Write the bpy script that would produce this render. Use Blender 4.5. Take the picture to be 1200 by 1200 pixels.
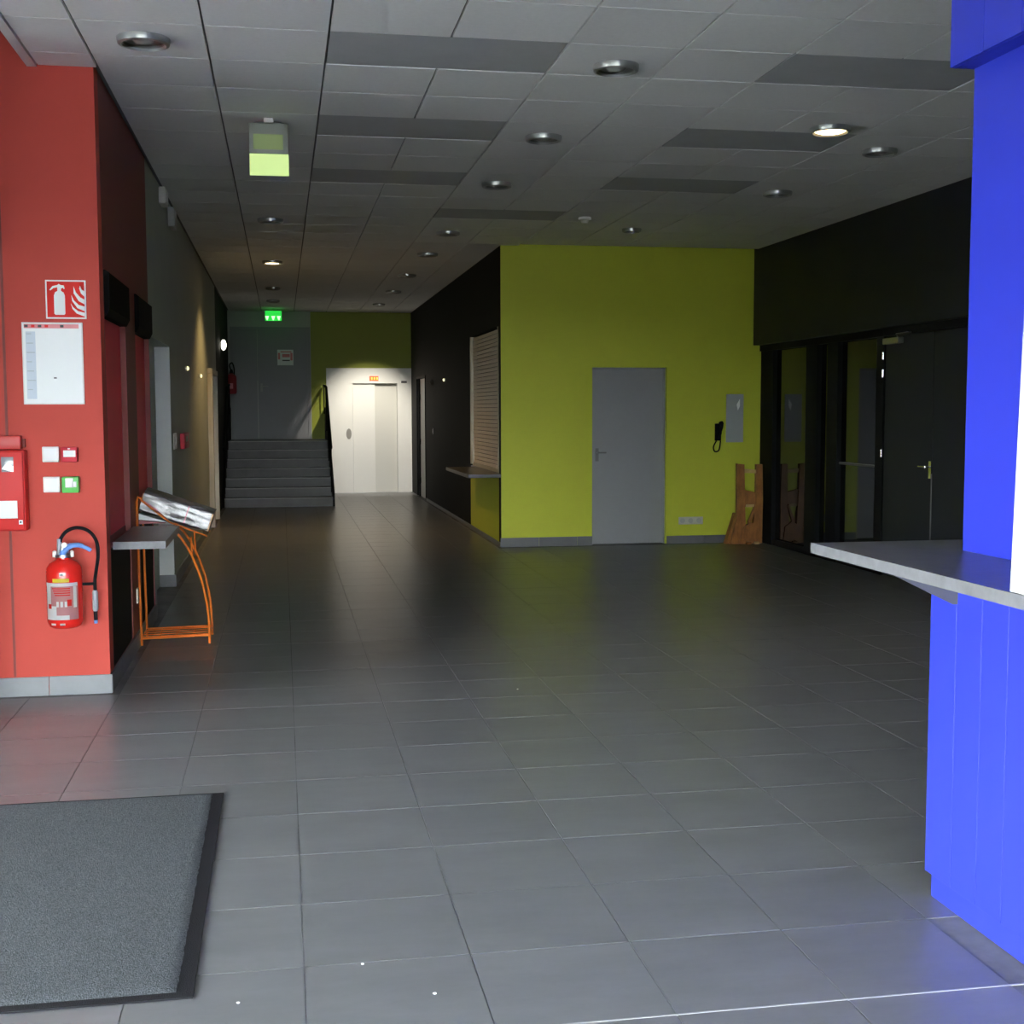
import bpy, bmesh, math, random
from mathutils import Vector, Matrix
random.seed(7)
for o in list(bpy.data.objects): bpy.data.objects.remove(o)
S = bpy.context.scene
C = S.collection

# ------------------------------------------------------------------ camera
H = 1.57
F, YAW, PITCH, ROLL = 1503.98, 0.17690689, -0.07965133, -0.00296177
cd = bpy.data.cameras.new('camera'); cam = bpy.data.objects.new('camera', cd); C.objects.link(cam)
cd.sensor_width = 36.0; cd.lens = F / 1200 * 36; cd.clip_start = 0.05; cd.clip_end = 300
fw = Vector((math.sin(YAW) * math.cos(PITCH), math.cos(YAW) * math.cos(PITCH), math.sin(PITCH)))
rt = Vector((math.cos(YAW), -math.sin(YAW), 0)); up = rt.cross(fw)
r2 = math.cos(ROLL) * rt + math.sin(ROLL) * up; u2 = -math.sin(ROLL) * rt + math.cos(ROLL) * up
m = Matrix(((r2.x, u2.x, -fw.x, 0), (r2.y, u2.y, -fw.y, 0), (r2.z, u2.z, -fw.z, H), (0, 0, 0, 1)))
cam.matrix_world = m; S.camera = cam

# ------------------------------------------------------------------ sky / exposure
W = bpy.data.worlds.new('overcast_sky'); S.world = W; W.use_nodes = True
bg = W.node_tree.nodes['Background']
bg.inputs[0].default_value = (0.93, 0.965, 1.0, 1); bg.inputs[1].default_value = 41.0
S.view_settings.view_transform = 'Standard'; S.view_settings.look = 'None'
S.view_settings.gamma = 1; S.view_settings.use_curve_mapping = False
S.view_settings.exposure = 0.0

# ------------------------------------------------------------------ materials
MATS = {}
def mat(name, col, rough=0.5, metal=0.0, var=0.0, scale=8.0, bump=0.0, bscale=60.0, emit=None, estr=0.0,
        coat=0.0, per_obj=0.0, spec=0.5, stretch=None):
    if name in MATS: return MATS[name]
    mt = bpy.data.materials.new(name); mt.use_nodes = True
    nt = mt.node_tree; N = nt.nodes; L = nt.links; b = N['Principled BSDF']
    b.inputs['Roughness'].default_value = rough; b.inputs['Metallic'].default_value = metal
    b.inputs['Specular IOR Level'].default_value = spec
    b.inputs['Coat Weight'].default_value = coat
    c4 = (*col, 1)
    tc = N.new('ShaderNodeTexCoord'); src = tc.outputs['Object']
    if stretch:
        mp = N.new('ShaderNodeMapping'); mp.inputs['Scale'].default_value = stretch
        L.new(src, mp.inputs['Vector']); src = mp.outputs['Vector']
    if per_obj > 0 or var > 0:
        hsv = N.new('ShaderNodeHueSaturation'); hsv.inputs['Color'].default_value = c4
        val = None
        if var > 0:
            nz = N.new('ShaderNodeTexNoise'); nz.inputs['Scale'].default_value = scale; nz.inputs['Detail'].default_value = 6
            nz.inputs['Roughness'].default_value = 0.65
            if per_obj > 0:
                oi = N.new('ShaderNodeObjectInfo'); vm = N.new('ShaderNodeVectorMath'); vm.operation = 'ADD'
                ml = N.new('ShaderNodeMath'); ml.operation = 'MULTIPLY'; ml.inputs[1].default_value = 50
                L.new(oi.outputs['Random'], ml.inputs[0]); L.new(src, vm.inputs[0]); L.new(ml.outputs[0], vm.inputs[1])
                L.new(vm.outputs[0], nz.inputs['Vector'])
            else: L.new(src, nz.inputs['Vector'])
            mr = N.new('ShaderNodeMapRange'); mr.inputs['From Min'].default_value = .3; mr.inputs['From Max'].default_value = .7
            mr.inputs['To Min'].default_value = 1 - var; mr.inputs['To Max'].default_value = 1 + var
            L.new(nz.outputs['Fac'], mr.inputs['Value']); val = mr.outputs['Result']
        if per_obj > 0:
            oi2 = N.new('ShaderNodeObjectInfo'); m2 = N.new('ShaderNodeMapRange')
            m2.inputs['To Min'].default_value = 1 - per_obj; m2.inputs['To Max'].default_value = 1 + per_obj
            L.new(oi2.outputs['Random'], m2.inputs['Value'])
            if val is None: val = m2.outputs['Result']
            else:
                mm = N.new('ShaderNodeMath'); mm.operation = 'MULTIPLY'
                L.new(val, mm.inputs[0]); L.new(m2.outputs['Result'], mm.inputs[1]); val = mm.outputs[0]
        L.new(val, hsv.inputs['Value']); L.new(hsv.outputs['Color'], b.inputs['Base Color'])
    else:
        b.inputs['Base Color'].default_value = c4
    if bump > 0:
        nb = N.new('ShaderNodeTexNoise'); nb.inputs['Scale'].default_value = bscale; nb.inputs['Detail'].default_value = 4
        L.new(src, nb.inputs['Vector'])
        bp = N.new('ShaderNodeBump'); bp.inputs['Strength'].default_value = bump; bp.inputs['Distance'].default_value = 0.01
        L.new(nb.outputs['Fac'], bp.inputs['Height']); L.new(bp.outputs['Normal'], b.inputs['Normal'])
    if emit:
        b.inputs['Emission Color'].default_value = (*emit, 1); b.inputs['Emission Strength'].default_value = estr
    MATS[name] = mt
    return mt

def glass_mat(name, tint, rough=0.02, gloss=0.12):
    mt = bpy.data.materials.new(name); mt.use_nodes = True
    nt = mt.node_tree; N = nt.nodes; L = nt.links
    N.remove(N['Principled BSDF']); out = N['Material Output']
    tr = N.new('ShaderNodeBsdfTransparent'); tr.inputs[0].default_value = (*tint, 1)
    gl = N.new('ShaderNodeBsdfGlossy'); gl.inputs['Roughness'].default_value = rough
    fr = N.new('ShaderNodeFresnel'); fr.inputs['IOR'].default_value = 1.5
    ad = N.new('ShaderNodeMath'); ad.operation = 'ADD'; ad.inputs[1].default_value = gloss; ad.use_clamp = True
    L.new(fr.outputs[0], ad.inputs[0])
    mx = N.new('ShaderNodeMixShader'); L.new(ad.outputs[0], mx.inputs[0]); L.new(tr.outputs[0], mx.inputs[1]); L.new(gl.outputs[0], mx.inputs[2])
    L.new(mx.outputs[0], out.inputs['Surface'])
    return mt

M_floor = mat('floor_tile', (0.151, 0.152, 0.16), 0.285, var=.12, scale=2.2, per_obj=.05, spec=.42, stretch=(1, 2.6, 1))
M_grout = mat('grout', (0.19, 0.19, 0.2), 0.8, var=.5, scale=1.6)
M_ceil = mat('ceiling_tile', (0.8, 0.805, 0.79), 0.85, var=.03, scale=40, bump=.12, bscale=220, per_obj=.02)
M_ceilgap = mat('ceiling_void', (0.16, 0.16, 0.16), 0.9)
M_cpanel = mat('dark_ceiling_panel', (0.42, 0.43, 0.44), 0.6, var=.04, scale=5)
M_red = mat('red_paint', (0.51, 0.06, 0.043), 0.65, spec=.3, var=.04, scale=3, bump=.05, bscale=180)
M_maroon = mat('darker_red', (0.2, 0.025, 0.02), 0.55, var=.05, scale=3)  # deeper red than the end wall
M_crimson = mat('crimson_shutter', (0.75, 0.03, 0.06), 0.55)
M_housing = mat('matt_black_housing', (0.004, 0.0042, 0.0045), 0.8, spec=.1)
M_black = mat('black_paint', (0.009, 0.0095, 0.01), 0.7, var=.08, scale=2, spec=.12)
M_dark = mat('charcoal_paint', (0.012, 0.014, 0.018), 0.5, var=.08, scale=2, spec=.3)
M_grey = mat('grey_green_paint', (0.41, 0.44, 0.39), 0.6, var=.04, scale=2, bump=.04, bscale=150)
M_lightgrey = mat('pale_grey_paint', (0.42, 0.43, 0.4), 0.6, var=.03, scale=3)
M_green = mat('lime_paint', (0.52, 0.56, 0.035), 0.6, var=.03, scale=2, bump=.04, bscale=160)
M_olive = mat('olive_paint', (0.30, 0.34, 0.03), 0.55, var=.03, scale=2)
M_door = mat('grey_door', (0.28, 0.282, 0.295), 0.5, var=.03, scale=2)
M_blue = mat('blue_laminate', (0.024, 0.038, 0.46), 0.38, var=.02, scale=2)
M_base = mat('grey_skirting_tile', (0.2, 0.205, 0.22), 0.4, var=.08, scale=6, per_obj=.06)
M_based = mat('dark_skirting_tile', (0.13, 0.13, 0.14), 0.4, var=.08, scale=6, per_obj=.06)
M_white = mat('white_enamel', (0.82, 0.81, 0.77), 0.35)
M_board = mat('white_board', (0.9, 0.91, 0.9), 0.5)
M_paper = mat('paper', (0.88, 0.89, 0.88), 0.6)
M_plas = mat('white_plastic', (0.8, 0.78, 0.74), 0.4)
M_steel = mat('brushed_steel', (0.55, 0.55, 0.55), 0.3, metal=1.0, var=.08, scale=30)
M_chrome = mat('chrome', (0.8, 0.8, 0.8), 0.12, metal=1.0)
M_slab = mat('grey_stone_worktop', (0.11, 0.11, 0.112), 0.3, var=.2, scale=14)
M_slabedge = mat('pale_worktop_edge', (0.145, 0.145, 0.155), 0.5, var=.2, scale=12)
M_bracket = mat('grey_bracket', (0.1, 0.1, 0.115), 0.5)
M_matc = mat('mat_carpet', (0.085, 0.092, 0.101), 0.95, var=.55, scale=150, bump=.9, bscale=260, spec=.1)
M_rub = mat('black_rubber', (0.009, 0.009, 0.012), 0.8, bump=.3, bscale=300, spec=.2)
M_extred = mat('extinguisher_red', (0.72, 0.02, 0.015), 0.22, coat=.5)
M_signred = mat('sign_red', (0.72, 0.02, 0.015), 0.6, spec=.25)
M_signpink = mat('faded_red_print', (0.75, 0.25, 0.27), 0.5)
M_callred = mat('call_point_red', (0.62, 0.03, 0.05), 0.45, spec=.3)
M_callgreen = mat('call_point_green', (0.1, 0.5, 0.09), 0.35)
M_cabred = mat('cabinet_red', (0.62, 0.022, 0.02), 0.5, spec=.3)
M_lblue = mat('light_blue_plastic', (0.16, 0.32, 0.72), 0.35)
M_yellow = mat('yellow_label', (0.8, 0.75, 0.04), 0.5)
M_orange = mat('orange_enamel', (0.72, 0.17, 0.02), 0.35)
M_wood = mat('reddish_wood', (0.28, 0.11, 0.025), 0.5, var=.4, scale=7, bump=.2, bscale=30, stretch=(3, 3, 1))
M_woodl = mat('pale_wood', (0.55, 0.38, 0.16), 0.5, var=.2, scale=12)
M_cream = mat('cream_enamel', (0.76, 0.69, 0.6), 0.5, var=.03, scale=4)
M_cream2 = mat('cream_frame', (0.5, 0.46, 0.36), 0.5)
M_stair = mat('stair_tile', (0.12, 0.115, 0.115), 0.5, var=.12, scale=5)
M_nose = mat('stair_nosing', (0.3, 0.29, 0.28), 0.5)
M_frame = mat('black_frame', (0.006, 0.0065, 0.008), 0.6, spec=.15)
M_dglass = mat('dark_glass', (0.006, 0.007, 0.008), 0.04, spec=.5)
M_reflector = mat('lamp_reflector', (0.22, 0.23, 0.22), 0.3, metal=1.0)
M_rim = mat('lamp_rim', (0.38, 0.39, 0.38), 0.3, metal=.6)
M_bulb = mat('lamp_glass_unlit', (0.3, 0.31, 0.3), 0.06, spec=.9)
M_lit = mat('lamp_lit_warm', (1, .9, .7), 0.5, emit=(1, .72, .38), estr=14)
M_litw = mat('wall_lamp_lit', (1, 1, .9), 0.5, emit=(1, .95, .78), estr=5)
M_glow = mat('small_lamp_glow', (1, .95, .6), 0.4, emit=(1, .9, .5), estr=1.5)
M_exit_hi = mat('exit_panel_lit', (.6, .7, .4), 0.4, emit=(0.62, 0.86, 0.24), estr=.72)
M_exit_lo = mat('exit_panel_dim', (.25, .3, .15), 0.4, emit=(0.35, 0.5, 0.1), estr=.16)
M_exitg = mat('exit_green', (.02, .4, .06), 0.4, emit=(0.03, .9, .08), estr=.8)
M_exitw = mat('exit_white', (.7, .9, .7), 0.4, emit=(0.55, 1, .5), estr=1.6)
M_led = mat('red_display', (.3, .01, .01), 0.4, emit=(1, .09, .02), estr=2.2)
M_ledo = mat('orange_digit', (.3, .1, .01), 0.4, emit=(1, .3, .05), estr=3)
M_conc = mat('outdoor_paving', (0.15, 0.147, 0.14), 0.9, var=.12, scale=1.5)
M_plastic = mat('clear_wrap', (0.24, 0.23, 0.235), 0.32, metal=.35, var=.55, scale=9, bump=.7, bscale=11)
M_facade = mat('facade_metal', (0.05, 0.05, 0.055), 0.5)
M_rear = mat('rear_wall_paint', (0.4, 0.4, 0.4), 0.7)
M_glass = glass_mat('window_glass', (0.92, 0.95, 0.94), gloss=.02)
M_ink = mat('dark_ink', (0.06, 0.05, 0.06), 0.6)

# ------------------------------------------------------------------ mesh helpers
def box(bm, x0, x1, y0, y1, z0, z1, bev=0.0, seg=2):
    vs = [bm.verts.new(p) for p in ((x0,y0,z0),(x1,y0,z0),(x1,y1,z0),(x0,y1,z0),(x0,y0,z1),(x1,y0,z1),(x1,y1,z1),(x0,y1,z1))]
    fs = [bm.faces.new([vs[i] for i in q]) for q in ((0,3,2,1),(4,5,6,7),(0,1,5,4),(1,2,6,5),(2,3,7,6),(3,0,4,7))]
    if bev > 0:
        es = {e for f in fs for e in f.edges}
        bmesh.ops.bevel(bm, geom=list(es), offset=bev, segments=seg, affect='EDGES', profile=.5)
def B(*boxes, bev=0.0):
    bm = bmesh.new()
    for b in boxes: box(bm, *b, bev=bev)
    return bm
def prism(bm, pts, d):
    """extrude polygon of 3d pts by vector d"""
    d = Vector(d); a = [bm.verts.new(p) for p in pts]; b = [bm.verts.new(Vector(p) + d) for p in pts]
    n = len(pts); fs = [bm.faces.new(a), bm.faces.new(b[::-1])]
    for i in range(n): fs.append(bm.faces.new((a[i], b[i], b[(i+1) % n], a[(i+1) % n])))
    bmesh.ops.recalc_face_normals(bm, faces=fs)
def P(pts, d):
    bm = bmesh.new(); prism(bm, pts, d); return bm
def lathe(bm, prof, c, axis='z', seg=32, cap=True):
    """prof: (r,h) list along axis from c"""
    c = Vector(c); rings = []
    ax = {'z': (Vector((1,0,0)), Vector((0,1,0)), Vector((0,0,1))), 'x': (Vector((0,1,0)), Vector((0,0,1)), Vector((1,0,0))),
          'y': (Vector((1,0,0)), Vector((0,0,1)), Vector((0,1,0)))}[axis]
    for r, h in prof:
        rings.append([bm.verts.new(c + ax[2]*h + ax[0]*(r*math.cos(2*math.pi*k/seg)) + ax[1]*(r*math.sin(2*math.pi*k/seg))) for k in range(seg)])
    fs = []
    for a, b in zip(rings, rings[1:]):
        for k in range(seg): fs.append(bm.faces.new((a[k], a[(k+1) % seg], b[(k+1) % seg], b[k])))
    if cap:
        if prof[0][0] > 1e-6: fs.append(bm.faces.new(rings[0][::-1]))
        if prof[-1][0] > 1e-6: fs.append(bm.faces.new(rings[-1]))
    bmesh.ops.recalc_face_normals(bm, faces=fs)
def LA(prof, c, axis='z', seg=32, cap=True):
    bm = bmesh.new(); lathe(bm, prof, c, axis, seg, cap); return bm
def tube(bm, pts, r, seg=8):
    pts = [Vector(p) for p in pts]; rings = []
    n = len(pts); ref = None
    for i, p in enumerate(pts):
        t = (pts[min(i+1, n-1)] - pts[max(i-1, 0)]).normalized()
        if ref is None: ref = Vector((0,0,1)) if abs(t.z) < .9 else Vector((1,0,0))
        a = (ref - t*ref.dot(t)).normalized(); b = t.cross(a); ref = a
        rr = r[i] if isinstance(r, (list, tuple)) else r
        rings.append([bm.verts.new(p + a*(rr*math.cos(2*math.pi*k/seg)) + b*(rr*math.sin(2*math.pi*k/seg))) for k in range(seg)])
    fs = []
    for a, b in zip(rings, rings[1:]):
        for k in range(seg): fs.append(bm.faces.new((a[k], a[(k+1) % seg], b[(k+1) % seg], b[k])))
    fs.append(bm.faces.new(rings[0][::-1])); fs.append(bm.faces.new(rings[-1]))
    bmesh.ops.recalc_face_normals(bm, faces=fs)
def T(pts, r, seg=8):
    bm = bmesh.new(); tube(bm, pts, r, seg); return bm
def smooth_path(pts, n=6):
    pts = [Vector(p) for p in pts]; out = []
    for i in range(len(pts)-1):
        p0, p1, p2, p3 = pts[max(i-1,0)], pts[i], pts[i+1], pts[min(i+2, len(pts)-1)]
        for k in range(n):
            t = k/n
            out.append(.5*((2*p1) + (p2-p0)*t + (2*p0-5*p1+4*p2-p3)*t*t + (3*p1-p0-3*p2+p3)*t**3))
    out.append(pts[-1]); return out
def wall_boxes(axis, p0, p1, a0, a1, z0, z1, holes=()):
    """wall slab normal to axis between p0,p1, spanning a0..a1, z0..z1, with rectangular holes (a0,a1,z0,z1)"""
    bm = bmesh.new()
    cuts = sorted({a0, a1, *[h[0] for h in holes], *[h[1] for h in holes]})
    cuts = [c for c in cuts if a0 <= c <= a1]
    for c0, c1 in zip(cuts, cuts[1:]):
        mid = (c0+c1)/2; hs = sorted([(h[2], h[3]) for h in holes if h[0] < mid < h[1]])
        z = z0; spans = []
        for h0, h1 in hs:
            if h0 > z: spans.append((z, h0))
            z = max(z, h1)
        if z < z1: spans.append((z, z1))
        for s0, s1 in spans:
            if axis == 'x': box(bm, p0, p1, c0, c1, s0, s1)
            else: box(bm, c0, c1, p0, p1, s0, s1)
    return bm

ORG = {}
def link(name, me, parent, loc):
    o = bpy.data.objects.new(name, me); C.objects.link(o)
    if parent is not None:
        o.parent = parent; o.location = Vector(loc) - ORG[parent.name]
    else: o.location = loc
    ORG[o.name] = Vector(loc)
    return o
def obj(name, bm, mt, parent=None, smooth=False, label=None):
    vs = [v.co for v in bm.verts]
    x = [v.x for v in vs]; y = [v.y for v in vs]; z = [v.z for v in vs]
    if parent is None: loc = Vector(((min(x)+max(x))/2, (min(y)+max(y))/2, min(z)))
    else: loc = Vector(((min(x)+max(x))/2, (min(y)+max(y))/2, (min(z)+max(z))/2))
    bmesh.ops.translate(bm, verts=bm.verts, vec=-loc)
    me = bpy.data.meshes.new(name); bm.to_mesh(me); bm.free()
    me.materials.append(mt)
    if smooth:
        me.polygons.foreach_set('use_smooth', [True]*len(me.polygons))
        try: me.set_sharp_from_angle(angle=math.radians(40))
        except Exception: pass
    o = link(name, me, parent, loc)
    if label: o['label'] = label
    return o
def tag(o, label, cat=None, group=None, kind=None):
    o['label'] = label
    if cat: o['category'] = cat
    if group: o['group'] = group
    if kind: o['kind'] = kind
    return o
def thing(name, loc, label, cat, group=None, kind=None):
    o = bpy.data.objects.new(name, None); C.objects.link(o); o.location = loc; o.empty_display_size = .05
    ORG[o.name] = Vector(loc)
    return tag(o, label, cat, group, kind)
def struct(name, bm, mt, label, cat='wall'):
    return tag(obj(name, bm, mt), label, cat, kind='structure')
def share(name, me, parent, loc):
    return link(name, me, parent, loc)
def spot(name, parent, loc, energy, color, angle, blend, size=.05, aim=(0,0,-1)):
    ld = bpy.data.lights.new(name, 'SPOT'); ld.energy = energy; ld.color = color; ld.spot_size = math.radians(angle)
    ld.spot_blend = blend; ld.shadow_soft_size = size
    o = bpy.data.objects.new(name, ld); C.objects.link(o)
    o.rotation_euler = Vector(aim).to_track_quat('-Z', 'Y').to_euler()
    o.parent = parent; o.location = Vector(loc) - ORG[parent.name]
    return o

ZC = 3.41; XL = -0.965; YR = 7.35; YG = 14.4; XM = 2.45; XR = 5.45; XG = 5.6; YB = 24.6; XF = -5.0; Y0 = -3.0

# ------------------------------------------------------------------ outdoors seen by the light
g = obj('paving', B((-900, 900, -900, 900, -.4, -.16)), M_conc)
tag(g, 'pale paving outside the glazed entrance', 'paving', kind='structure')

# ------------------------------------------------------------------ floor
fl = struct('floor', B((XF-.2, 5.9, Y0-.2, 24.9, -.15, -.003)), M_grout, 'dark grey tiled floor with pale joints', 'floor')
TX, TY = 0.4745, 0.4665; GX = .036; GY = 3.0985
def tile_mesh(sx, sy, h, mt, name):
    me = bpy.data.meshes.new(name); bm = bmesh.new(); box(bm, -sx/2, sx/2, -sy/2, sy/2, -h, 0)
    bm.to_mesh(me); bm.free(); me.materials.append(mt); return me
tm = tile_mesh(TX-.0045, TY-.0045, .012, M_floor, 'floor_tile')
def inroom(x, y):
    if x > 2.06 and -1.95 < y < 3.74: return False
    if x < XL and y > YR: return False
    if x < XF: return False
    if y > YG and x > XM: return False
    if y > YB or x > 5.6: return False
    return True
cells = []
for i in range(-11, 14):
    for j in range(-18, 48):
        cx = GX + (i+.5)*TX; cy = GY + (j+.5)*TY
        if not inroom(cx, cy): continue
        v = Vector((cx, cy, -H)); d = v.dot(fw)
        vis = False; sz = 0
        if d > .5:
            px = 600 + F*v.dot(r2)/d; py = 600 - F*v.dot(u2)/d
            if -120 < px < 1320 and 450 < py < 1340: vis = True; sz = F*F*H/d**3
        cells.append((sz if vis else 0, cx, cy))
cells.sort(key=lambda c: -c[0])
rest = bmesh.new()
for k, (sz, cx, cy) in enumerate(cells):
    if sz > 0 and k < 300: share('tile', tm, fl, (cx, cy, random.uniform(-.0003, .0003)))
    else:
        x0 = max(cx-TX/2+.00225, XF); x1 = cx+TX/2-.00225; y0 = cy-TY/2+.00225; y1 = cy+TY/2-.00225
        box(rest, x0, x1, y0, y1, -.012, 0)
rt_ = obj('tile_field', rest, M_floor, fl); rt_['kind'] = 'stuff'
strip = struct('trim_1', B((XF, 2.04, GY-.003, GY+.003, -.002, .001)), mat('expansion_strip', (.38, .38, .38), .6), 'thin pale expansion strip across the near floor tiles', 'floor strip')

# ------------------------------------------------------------------ ceiling
ce = struct('ceiling', B((-1.3, 5.9, Y0-.2, 24.9, ZC+.02, ZC+.3)), M_ceilgap, 'suspended ceiling of square light grey tiles', 'ceiling')
obj('edge_band', B((-1.305, -1.255, Y0, YR-.002, ZC-.01, ZC+.019)), mat('ceiling_edge', (.7, .7, .68), .6), ce, label='pale edge profile of the suspended ceiling')
CT = .6; CX0 = .26; CY0 = 6.48
ctm = tile_mesh(CT-.012, CT-.012, -.018, M_ceil, 'ceiling_tile')
panels = [(.26, 6.48), (.26, 8.28), (.26, 10.08), (2.66, 6.48), (2.66, 8.34-.06), (2.66, 10.14-.06), (1.46, 12.48-.6)]
pset = set()
for px, py in panels:
    i = round((px-CX0)/CT); j = round((py-CY0)/CT); pset |= {(i, j), (i+1, j)}
for i in range(-2, 9):
    for j in range(-14, 31):
        x0 = CX0+i*CT; y0 = CY0+j*CT; cx = x0+CT/2; cy = y0+CT/2
        if cy > YG and cx > XM+.2: continue
        if cx > 5.7 or cy > YB+.2: continue
        if cx < XL and cy > YR: continue
        if (i, j) in pset: continue
        if cx > 2.06 and cy < 3.7: continue
        if cy < 3.6: continue
        share('tile', ctm, ce, (cx, cy, ZC))
near = bmesh.new()
for i in range(-2, 4):
    for j in range(-20, -4):
        x0 = CX0+i*CT; y0 = CY0+j*CT
        if y0+CT/2 < 3.6 and y0 > Y0: box(near, max(x0, -1.3)+.006, min(x0+CT, 2.04)-.006, y0+.006, y0+CT-.006, ZC, ZC+.018)
ctn = tile_mesh(.30, CT-.012, -.018, M_ceil, 'ceiling_tile_narrow')
for j in range(-4, 2):
    y0 = CY0+j*CT
    if j < 1: share('tile', ctn, ce, (-1.098, y0+CT/2, ZC))
obj('tile', B((-1.248, -.948, 7.086, YR-.003, ZC, ZC+.018)), M_ceil, ce)
for j in range(-20, -4):
    y0 = CY0+j*CT
    if y0 > Y0: box(near, -1.248, -.946, y0+.006, y0+CT-.006, ZC, ZC+.018)
nf = obj('tile_field', near, M_ceil, ce); nf['kind'] = 'stuff'
for px, py in panels:
    i = round((px-CX0)/CT); j = round((py-CY0)/CT); x0 = CX0+i*CT; y0 = CY0+j*CT
    obj('dark_panel', B((x0+.006, x0+1.2-.006, y0+.006, y0+CT-.006, ZC+.002, ZC+.019)), M_cpanel, ce, label='smooth darker grey double-width ceiling panel')

# ------------------------------------------------------------------ walls
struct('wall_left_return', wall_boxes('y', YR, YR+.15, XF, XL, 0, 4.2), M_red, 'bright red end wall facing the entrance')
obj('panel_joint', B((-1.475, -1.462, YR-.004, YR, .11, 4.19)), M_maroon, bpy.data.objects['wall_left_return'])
HB1 = (7.52, 8.5, .80, 2.36); HB2 = (9.04, 9.95, .80, 2.36)
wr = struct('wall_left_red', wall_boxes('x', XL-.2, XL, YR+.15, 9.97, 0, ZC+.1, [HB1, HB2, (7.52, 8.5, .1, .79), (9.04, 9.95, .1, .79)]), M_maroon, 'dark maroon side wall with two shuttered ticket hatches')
obj('lower_panel', B((XL-.15, XL-.008, 7.521, 8.499, .101, .789)), M_black, wr, label='black panel below the nearer hatch')
obj('lower_panel', B((XL-.15, XL-.008, 9.041, 9.949, .101, .789)), M_black, wr, label='black panel below the farther hatch')
HD1 = (10.1, 11.75, 0, 2.13); HD2 = (17.75, 18.95, 0, 2.05)
struct('wall_left', wall_boxes('x', XL-.2, XL, 9.97, 20.0, 0, ZC+.1, [HD1, HD2]), M_grey, 'long grey-green corridor wall on the left')
struct('wall_left_stair', B((XL-.2, XL, 20.0, YB, 0, ZC+.1)), M_black, 'left wall beside the stairs, coloured black for its lack of light')  # unlit end of the corridor wall, its darkness put into the colour
struct('wall_back_stair', B((XL-.2, .56, YB, YB+.2, 0, ZC+.1)), M_lightgrey, 'pale grey back wall around the landing door')
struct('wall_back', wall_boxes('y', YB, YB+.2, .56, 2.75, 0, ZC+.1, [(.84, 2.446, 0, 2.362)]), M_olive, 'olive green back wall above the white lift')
SH = (14.52, 16.8, .80, 2.52); GD = (22.15, 23.6, 0, 2.17)
wc = struct('wall_corridor_right', wall_boxes('x', XM, XM+.25, YG+.15, YB, 0, ZC+.1, [(14.55, 16.8, 0, 2.52), GD]), M_black, 'black corridor wall beside the cream roller shutter')
struct('wall_corridor_lower', B((XM, XM+.25, YG+.15, 16.8, 0, .80)), M_green, 'lime green wall piece below the roller shutter ledge')
wg = struct('wall_middle', wall_boxes('y', YG, YG+.15, XM, XG, 0, ZC+.1, [(3.515, 4.4, 0, 2.05)]), M_green, 'lime green wall with a grey door')
wg.data.materials.append(M_black)
for p in wg.data.polygons:
    if p.normal.x < -.9 and p.center.x + wg.location.x < XM+.01: p.material_index = 1
obj('door_niche_back', B((3.4, 4.5, YG+.151, YG+.2, 0, 2.1)), M_black, wg)
struct('wall_right', wall_boxes('x', XR, XR+.35, 3.74, YG+.15, 2.31, ZC+.1), M_dark, 'charcoal bulkhead wall above the dark glazed doors')
struct('wall_right_lower', B((XR+.05, XR+.35, 3.74, 9.7, 0, 2.31)), M_dark, 'charcoal wall beside the dark door')
struct('ceiling_entrance', B((XF-.2, -1.3, Y0-.2, YR, 4.0, 4.2)), M_facade, 'dark raised ceiling slot along the glazed entrance', 'ceiling')
obj('slot_side', B((-1.3, -1.28, Y0, YR, ZC+.3, 4.0)), M_facade, bpy.data.objects['ceiling_entrance'])

# glazed entrance behind and to the left of the viewpoint (source of the daylight)
struct('wall_entrance', wall_boxes('y', Y0-.15, Y0, XF-.15, 5.8, 0, 4.2, [(-4.9, 2.0, 0.0, 2.7)]), M_facade, 'dark metal surround of the glazed entrance behind the viewpoint')
struct('wall_entrance_left', wall_boxes('x', XF-.15, XF, Y0, YR+.15, 0, 4.2, [(-2.9, 5.9, 0.0, 2.7)]), M_facade, 'dark wall left of the entrance with a glazed bay')
struct('wall_shade_stub', B((-1.78, -1.64, 6.65, YR-.001, 0, 4.2)), M_facade, 'added unseen stub wall shading the left of the red end wall')  # unseen, put in to shade the left part of the red wall
wn = 0
def bay(axis, p, a, b, label):
    global wn
    wn += 1
    def bb(p0, p1, a0, a1, z0, z1): return B((p0, p1, a0, a1, z0, z1)) if axis == 'x' else B((a0, a1, p0, p1, z0, z1))
    w = thing('window_%d' % wn, (p, (a+b)/2, 0) if axis == 'x' else ((a+b)/2, p, 0), label, 'window', kind='structure')
    obj('mullion', bb(p-.03, p+.03, a, a+.05, 0, 2.7), M_facade, w)
    obj('mullion', bb(p-.03, p+.03, b-.05, b, 0, 2.7), M_facade, w)
    obj('transom', bb(p-.03, p+.03, a+.05, b-.05, 2.1, 2.16), M_facade, w)
    obj('pane', bb(p-.003, p+.003, a+.05, b-.05, .01, 2.1), M_glass, w)
    obj('pane', bb(p-.003, p+.003, a+.05, b-.05, 2.16, 2.69), M_glass, w)
for k, nm in enumerate(('first', 'second', 'third', 'fourth')): bay('y', Y0-.08, -4.9+k*1.725, -4.9+(k+1)*1.725, nm + ' entrance window bay from the left behind the viewpoint')
for k, nm in enumerate(('first', 'second', 'third', 'fourth', 'fifth')): bay('x', XF-.08, -2.9+k*1.76, -2.9+(k+1)*1.76, nm + ' side window bay from the rear corner')
struct('wall_left_backing', B((XL-.3, XL-.21, YR+.151, YB+.2, 0, ZC+.1)), M_black, 'added black backing keeping daylight out behind the left corridor wall')  # unseen backings, added to stop sky light leaking through the gaps
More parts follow.
